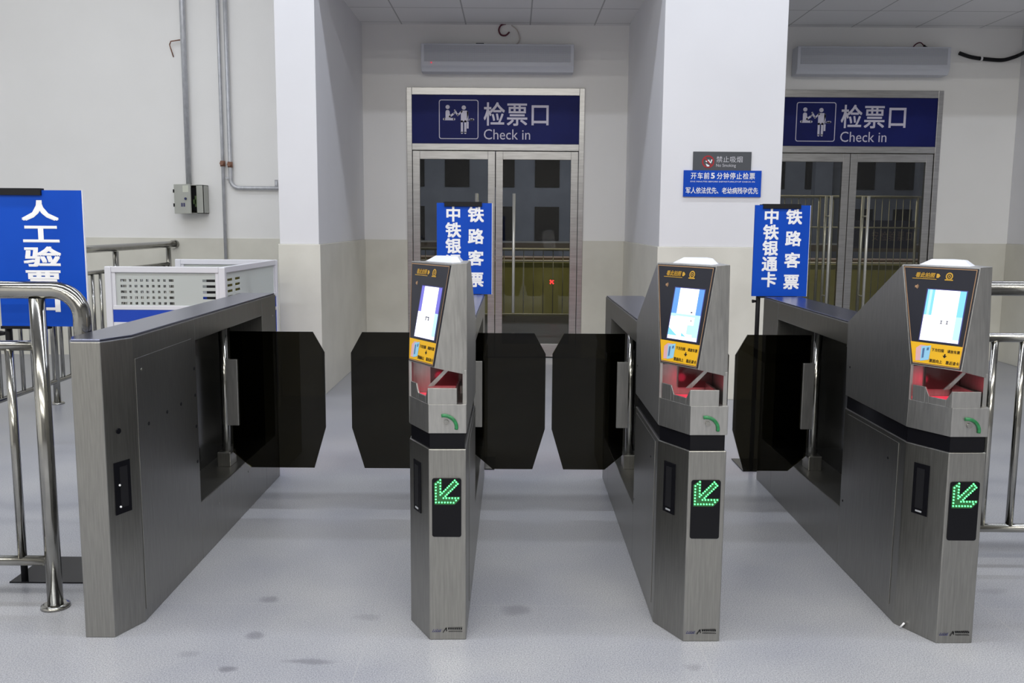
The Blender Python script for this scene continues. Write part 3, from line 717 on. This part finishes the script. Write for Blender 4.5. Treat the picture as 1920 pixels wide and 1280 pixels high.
    mk.poly([(.132, -.0006, .028), (.135, -.0006, .028), (.147, -.0006, .046), (.144, -.0006, .046)]); mk.poly([(.143, -.0006, .046), (.147, -.0006, .046), (.148, -.0006, .033), (.145, -.0006, .033)])
    for k in range(7): mk.box(.152 + k * .0075, .1575 + k * .0075, -.0006, .0005, .040, .046)
    for k in range(11): mk.box(.154 + k * .0046, .157 + k * .0046, -.0006, .0005, .031, .0335)
    mk.build('maker_mark', [mat('mark_blue', (.05, .05, .16), .5), BLACKM], t)
    bay(t, W, wings)
    MB().box(.004, W - .004, .802, GL - .006, 1.08, 1.087).build('top_plate', TOPMETAL, t, .002)
    red_cross(t, W)
    return t
GX = (-0.376, 0.543, 1.460)
reader_gate(GX[0], 'ticket gate with reader head second from the left, its screen edged violet', [(-1, .50), (1, .392)], 'violet')
reader_gate(GX[1], 'ticket gate with reader head between the two others, screen blue and white', [(-1, .40), (1, .40)], 'blue')
reader_gate(GX[2], 'rightmost ticket gate with reader head, screen bright white and cyan', [(-1, .415)], 'cyan')
for g, lm in zip(GX, (.0, .0, .0)):
    l = bpy.data.lights.new('reader_lamp', 'POINT'); l.energy = 0.05; l.color = (1, .04, .1); l.shadow_soft_size = .015
    o = bpy.data.objects.new('reader_lamp', l); COL.objects.link(o); o.location = (g + .10, 3.12 + .12, .925)

def plain_gate():
    W = 0.197
    t = thing('ticket_gate', 'leftmost gate cabinet without a reader head, flat dark top', 'ticket gate', (-1.572, 3.12, 0), 0)
    prof = [(0, .075), (.035, 0), (.14, 0), (W, .135), (W, .78), (0, .78)]
    MB().prism(prof, 0, 1.08).build('front_cabinet', STEEL, t, .003)
    MB().box(W, W + .0025, .146, .725, .045, 1.0).build('side_panel', STEEL, t, .001)
    screws('screw_hole', BLACKM, t, [(W + .002, .577, .746, 1), (W + .002, .425, .745, 1), (W + .002, .24, .739, 1), (W, .752, .867, 1), (W, .752, .75, 1), (W, .752, .612, 1), (W, .752, .455, 1)], .0075)
    screws('screw', CHROME, t, [(W + .002, .197, .953, 1)], .006)
    screws('screw', STEEL_LT, t, [(W, 2.06, .961, 1), (W, 1.5, .20, 1), (W, 1.25, .19, 1), (W, 1.02, .18, 1), (W, 1.95, .146, 1)], .006)
    C0 = Vector((.14, 0, 0)); C1 = Vector((W, .135, 0)); cd = (C1 - C0).normalized(); cn = Vector((cd.y, -cd.x, 0))
    def slot(a, b, z0, z1, o0, o1, nm, mt, par):
        p, q = C0.lerp(C1, a), C0.lerp(C1, b)
        v = [(r.x + cn.x * o, r.y + cn.y * o, z) for o in (o1, o0) for r, z in ((p, z0), (q, z0), (q, z1), (p, z1))]
        return MB().hull(v, [(0, 1, 2, 3), (7, 6, 5, 4), (0, 4, 5, 1), (1, 5, 6, 2), (2, 6, 7, 3), (3, 7, 4, 0)]).build(nm, mt, par)
    sl = slot(.22, .72, .448, .640, -.002, .003, 'sensor_slot', BLACK, t)
    slot(.38, .62, .47, .62, .003, .0042, 'sensor_window', BLACKM, sl)
    for z in (.475, .555):
        p = C0.lerp(C1, .36); MB().tube([(p.x, p.y, z), (p.x + cn.x * .006, p.y + cn.y * .006, z)], .0038, 10).build('sensor_lamp', LETTER, sl)
    p = C0.lerp(C1, .42); MB().tube([(p.x, p.y, .752), (p.x + cn.x * .0035, p.y + cn.y * .0035, .752)], .0105, 16).build('sensor_hole', BLACK, t)
    bay(t, W, [(1, .512)])
    MB().prism([(.004, .079), (.037, .005), (.138, .005), (W - .005, .137), (W - .005, GL - .006), (.004, GL - .006)], 1.08, 1.089).build('top_plate', TOPMETAL, t, .002)
    red_cross(t, W)
plain_gate()
tag(MB().tube([(1.466, 3.245, .001), (1.47, 3.235, .015), (1.475, 3.23, .026)], .0035, 6).build('cable_tie', LETTER), 'tiny white cable tie end on the floor by the rightmost gate', 'cable tie')

# ================================================================ sign stands
def sign_stand(loc, label, cols, w, dx, clip, group='blue sign boards on stands'):
    """loc: foot of the pole; board spans dx..dx+w in front of the pole"""
    t = thing('sign_stand', label, 'sign', loc, 0, group)
    MB().box(-.055, .30, -.02, .27, 0, .006).build('base_plate', BLACK, t, .001)
    tube('pole', BLACKM, t, [(0, 0, .006), (0, 0, 1.62)], .0135, 12)
    MB().tube([(-.035, 0, 1.045), (-.008, 0, 1.045)], [.011, .006], 10).build('knob', BLACKM, t)
    bd = box('sign_board', BLUE, t, dx, dx + w, -.032, -.018, 1.078, 1.615)
    box('board_edge', LETTER, bd, dx + w - .0005, dx + w + .003, -.030, -.02, 1.078, 1.615)
    for z0, z1 in ((1.595, 1.622), (1.068, 1.079)):
        box('clip_bar', BLACKM, t, dx + clip[0] * w, dx + clip[1] * w, -.042, -.012, z0, z1)
    mb = MB()
    for txt, u, z, gw, gh, pitch in cols:
        for k, ch in enumerate(txt):
            zz = z - k * pitch
            put_text(mb, ch, (dx + u - gw / 2, zz - gh, dx + u + gw / 2, zz), (0, -.0325, 0), (1, 0, 0), (0, 0, 1), .03, em=True)
    mb.build('lettering', LETTER, bd)
    return t
two = [('中铁银通卡', .0975, 1.596, .094, .092, .0932), ('铁路客票', .231, 1.594, .096, .092, .1275)]
sign_stand((-2.03, 3.63, 0), 'blue sign board on black stand at the left, one column of big characters', [('人工验票口', .178, 1.577, .15, .082, .0905)], .345, -.008, (0, .55))
sign_stand((1.475, 5.43, 0), 'blue two column sign board beside the rightmost gate, seen whole', two, .325, -.047, (.14, .82))
sign_stand((-.402, 5.43, 0), 'blue two column sign board partly hidden behind the gate with the violet screen', two, .325, -.047, (.14, .82))

# ================================================================ railings
def flange(r, x, y): return MB().tube([(x, y, 0), (x, y, .010), (x, y, .016)], [.055, .053, .040], 20).build('flange', CHROME, r)
# front left
t = thing('railing', 'polished steel railing at the front left with a bent down end', 'railing', (0, 3.38, 0), 0, 'steel railings')
bend = [(-4.2, 0, 1.24), (-1.712, 0, 1.24)] + [(-1.712 + .10 * math.sin(a), 0, 1.14 + .10 * math.cos(a)) for a in (.2, .4, .6, .8, 1.0, 1.2, 1.4, 1.5708)] + [(-1.612, 0, .016)]
tube('top_rail', CHROME, t, bend, .033, 20)
tube('middle_rail', CHROME, t, [(-4.2, 0, 1.03), (-1.777, 0, 1.03)], .0195, 14)
tube('bottom_rail', CHROME, t, [(-4.2, 0, .188), (-1.777, 0, .188)], .0195, 14)
for x in (-1.777, -3.0):
    p = tube('post', CHROME, t, [(x, 0, 0), (x, 0, 1.21)], .029, 18); flange(p, x, 0)
for k in range(14):
    x = -1.895 - .135 * k
    if abs(x + 3.0) > .05: tube('baluster', CHROME, t, [(x, 0, .19), (x, 0, 1.03)], .0155, 12)
# right
t = thing('railing', 'polished steel railing running right from behind the rightmost gate', 'railing', (0, 3.84, 0), 0, 'steel railings')
tube('top_rail', CHROME, t, [(1.74, 0, 1.24), (4.2, 0, 1.24)], .031, 18)
tube('middle_rail', CHROME, t, [(1.74, 0, 1.03), (4.2, 0, 1.03)], .0195, 14)
tube('bottom_rail', CHROME, t, [(1.74, 0, .19), (4.2, 0, .19)], .0195, 14)
for k in range(14):
    tube('baluster', CHROME, t, [(2.062 + .122 * k, 0, .19), (2.062 + .122 * k, 0, 1.03)], .0155, 12)
for x in (1.80, 3.0):
    p = tube('post', CHROME, t, [(x, 0, 0), (x, 0, 1.21)], .027, 16); flange(p, x, 0)
# back left, running towards the wall
t = thing('railing', 'dull steel railing along the left, ending at the back wall', 'railing', (-3.735, 0, 0), 0, 'steel railings')
tube('top_rail', CHROME, t, [(0, 5.2, 1.245), (0, 10.04, 1.245)], .034, 18)
MB().tube([(0, 10.03, 1.245), (0, 10.085, 1.245)], .046, 18).build('end_cap', CHROME, t)
tube('middle_rail', CHROME, t, [(0, 5.2, 1.035), (0, 9.9, 1.035)], .02, 12)
tube('bottom_rail', CHROME, t, [(0, 5.2, .19), (0, 9.9, .19)], .02, 12)
for y in (6.05, 7.33, 8.56, 9.88):
    p = tube('post', CHROME, t, [(0, y, 0), (0, y, 1.21)], .027, 16); flange(p, 0, y)
y = 5.3
while y < 9.8:
    if min(abs(y - q) for q in (6.05, 7.33, 8.56, 9.88)) > .07: tube('baluster', CHROME, t, [(0, y, .19), (0, y, 1.035)], .0155, 10)
    y += .1535

# ================================================================ inspector's booth
def holes(mb, us, vs, hole, P):
    for i in range(len(us) - 1):
        for j in range(len(vs) - 1):
            if not hole((us[i] + us[i + 1]) / 2, (vs[j] + vs[j + 1]) / 2):
                mb.poly([P(us[i], vs[j]), P(us[i + 1], vs[j]), P(us[i + 1], vs[j + 1]), P(us[i], vs[j + 1])])
t = thing('booth_partition', 'white framed booth partition with frosted glass and blue panels behind the leftmost gate', 'partition', (-2.70, 6.07, 0), 0)
BW, BD, BZ = .76, 1.22, 1.195
for x, y in ((0, 0), (BW, 0), (0.02, BD), (BW + .03, BD)):
    MB().box(x - .022, x + .022, y - .022, y + .022, 0, BZ).build('post', ALU, t, .006)
def panel(x0, y0, x1, y1, patt):
    d = Vector((x1 - x0, y1 - y0, 0)); L = d.length; d.normalize(); n = Vector((d.y, -d.x, 0))
    def slab(a, b, th, z0, z1, nm, mt, bev=.004):
        c = [Vector((x0, y0, 0)) + d * a + n * th, Vector((x0, y0, 0)) + d * b + n * th, Vector((x0, y0, 0)) + d * b - n * th, Vector((x0, y0, 0)) + d * a - n * th]
        return MB().prism([(p.x, p.y) for p in c], z0, z1).build(nm, mt, t, bev)
    slab(.022, L - .022, .018, 1.155, BZ, 'top_rail', ALU)
    slab(.022, L - .022, .016, .905, .935, 'middle_rail', ALU)
    slab(.022, L - .022, .012, .822, .905, 'fabric_panel', BLUEF, 0)
    slab(.022, L - .022, .016, .795, .822, 'lower_rail', ALU)
    slab(.022, L - .022, .012, .10, .795, 'fabric_panel', BLUEF, 0)
    slab(.022, L - .022, .016, .04, .10, 'bottom_rail', ALU)
    slab(.022, .045, .010, .935, 1.155, 'glass_bead', ALU, 0); slab(L - .045, L - .022, .010, .935, 1.155, 'glass_bead', ALU, 0)
    P = lambda u, v: tuple(Vector((x0, y0, 0)) + d * u + n * .001 + Vector((0, 0, v)))
    g = MB().poly([tuple(Vector(P(u, v)) - n * .002) for u, v in ((.045, .935), (L - .045, .935), (L - .045, 1.155), (.045, 1.155))]).build('glass_pane', CLEAR, t)
    mb = MB()
    if patt == 'full':
        cols = [(.075, .115)] + [(.131 + k * .0385, .149 + k * .0385) for k in range(7)] + [(.400, .432)] + [(L - .135, L - .05)]
    elif patt == 'dash': cols = [(.09, .20), (.25, .36)]
    else: cols = []
    rows = [(.940 + k * .0385, .957 + k * .0385) for k in range(5)]
    us = sorted({.045, L - .045} | {u for c in cols for u in c}); vs = sorted({.935, 1.155} | {v for r in rows for v in r})
    holes(mb, us, vs, lambda u, v: any(a < u < b for a, b in cols) and any(a < v < b for a, b in rows), P)
    mb.build('frosted_film', FROST, g)
panel(0, 0, BW, 0, 'full'); panel(BW, 0, BW + .03, BD, 'dash'); panel(.02, BD, BW + .03, BD, '')
t = thing('computer_monitor', 'dark monitor inside the booth seen through the glass slits', 'monitor', (-2.10, 6.62, .74), 0)
box('screen_housing', BLACKM, t, -.13, .13, -.02, .03, .09, .40, .006); box('stand', BLACKM, t, -.03, .03, -.01, .03, .012, .10); box('foot', BLACKM, t, -.10, .10, -.07, .08, .0, .012)
t = thing('desk', 'pale desk inside the booth under the monitor', 'desk', (-2.32, 6.68, 0), 0)
box('desktop', ALU, t, -.33, .36, -.20, .56, .71, .74, .003)
for x in (-.30, .33):
    for y in (-.17, .53): box('leg', ALU, t, x - .02, x + .02, y - .02, y + .02, 0, .71)

# ================================================================ platform outside
GROUND = noise_col(mat('asphalt', (.03, .03, .032), .6), (.022, .022, .024), (.04, .04, .042), (1, 1, 1), 2.0)
struct(MB().box(-16, 20, WY + .22, 32, -.3, -.02).build('floor_platform', GROUND))
OLIVE = noise_col(mat('olive_wall', (.36, .36, .13), .7), (.30, .30, .11), (.42, .41, .16), (1, 1, 1), 1.5)
tag(box('parapet_wall', OLIVE, None, -8, 13, 15.0, 15.2, -.02, .86), 'low olive yellow wall beyond the glass doors', 'wall')
tag(tube('guard_rail', LETTER, None, [(-8, 14.97, .885), (13, 14.97, .885)], .016, 8), 'pale rail along the top of the low olive wall outside', 'rail')
tag(box('platform_edge', mat('platform_edge_pink', (.55, .40, .30), .6), None, -10, 14, 20, 21, .62, .75), 'pinkish platform edge strip beyond the low olive wall', 'platform')
tag(box('platform_kerb', mat('kerb_grey', (.20, .19, .17), .6), None, -10, 14, 21.0, 23, .90, 1.05), 'grey raised platform strip in front of the far building', 'platform')
t = thing('fence', 'tall thin barred metal fence outside the right hand glass doors', 'fence', (1.5, 12.4, -.02), 0)
FEN = mat('fence_steel', (.42, .42, .36), .4, .5)
tube('top_rail', FEN, t, [(0, 0, 1.90), (5.2, 0, 1.90)], .018, 10); tube('bottom_rail', FEN, t, [(0, 0, .12), (5.2, 0, .12)], .014, 10); tube('middle_rail', FEN, t, [(0, 0, 1.49), (5.2, 0, 1.49)], .012, 10)
for k in range(56): tube('bar', FEN, t, [(k * .0945, 0, 0.0 if k % 14 == 0 else .12), (k * .0945, 0, 1.90)], .006 if k % 14 else .02, 6)
t = thing('fence', 'low barred fence outside the centre glass doors', 'fence', (-3.0, 14.0, -.02), 0)
tube('top_rail', FEN, t, [(0, 0, 1.12), (4.4, 0, 1.12)], .022, 10); tube('bottom_rail', FEN, t, [(0, 0, .12), (4.4, 0, .12)], .014, 10)
for k in range(30): tube('bar', FEN, t, [(k * .151, 0, 0.0 if k % 10 == 0 else .12), (k * .151, 0, 1.12)], .007, 6)
FAC = noise_col(mat('facade_grey', (.24, .26, .31), .7), (.27, .29, .34), (.34, .36, .42), (1, 1, 1), 1.0)
t = thing('station_building', 'grey building with rows of dark windows beyond the glass doors', 'building', (0, 27.0, 0), 0)
box('facade', FAC, t, -12, 18, 0, .4, -.02, 9)
WIN = mat('dark_window', (.008, .009, .012), .25)
for z in (1.0, 2.55, 4.1):
    for k in range(14):
        x = -5.6 + k * 1.32
        w = box('window', WIN, t, x - .36, x + .36, -.03, .01, z, z + .98)
for x in (-6.4, -3.6, 3.4, 9.0, 12): box('pilaster', FAC, t, x - .25, x + .25, -.35, 0, -.02, 9)
t = thing('platform_banner', 'dim blue banner with pale characters seen through the right doors', 'banner', (7.25, 17.8, .98), 0)
box('cloth', mat('banner_blue', (.035, .045, .12), .6), t, -.62, .62, -.01, .01, .08, .62)
for x in (-.6, .6): tube('pole', FEN, t, [(x, .025, -1.0), (x, .025, .66)], .015, 8)
mb = MB()
for k, ch in enumerate('安检验票口'): put_text(mb, ch, (-.26 + k * .165, .22, -.12 + k * .165, .42), (0, -.012, 0), (1, 0, 0), (0, 0, 1), .0, em=True)
mb.build('lettering', mat('banner_letter', (.22, .18, .22), .6), t)
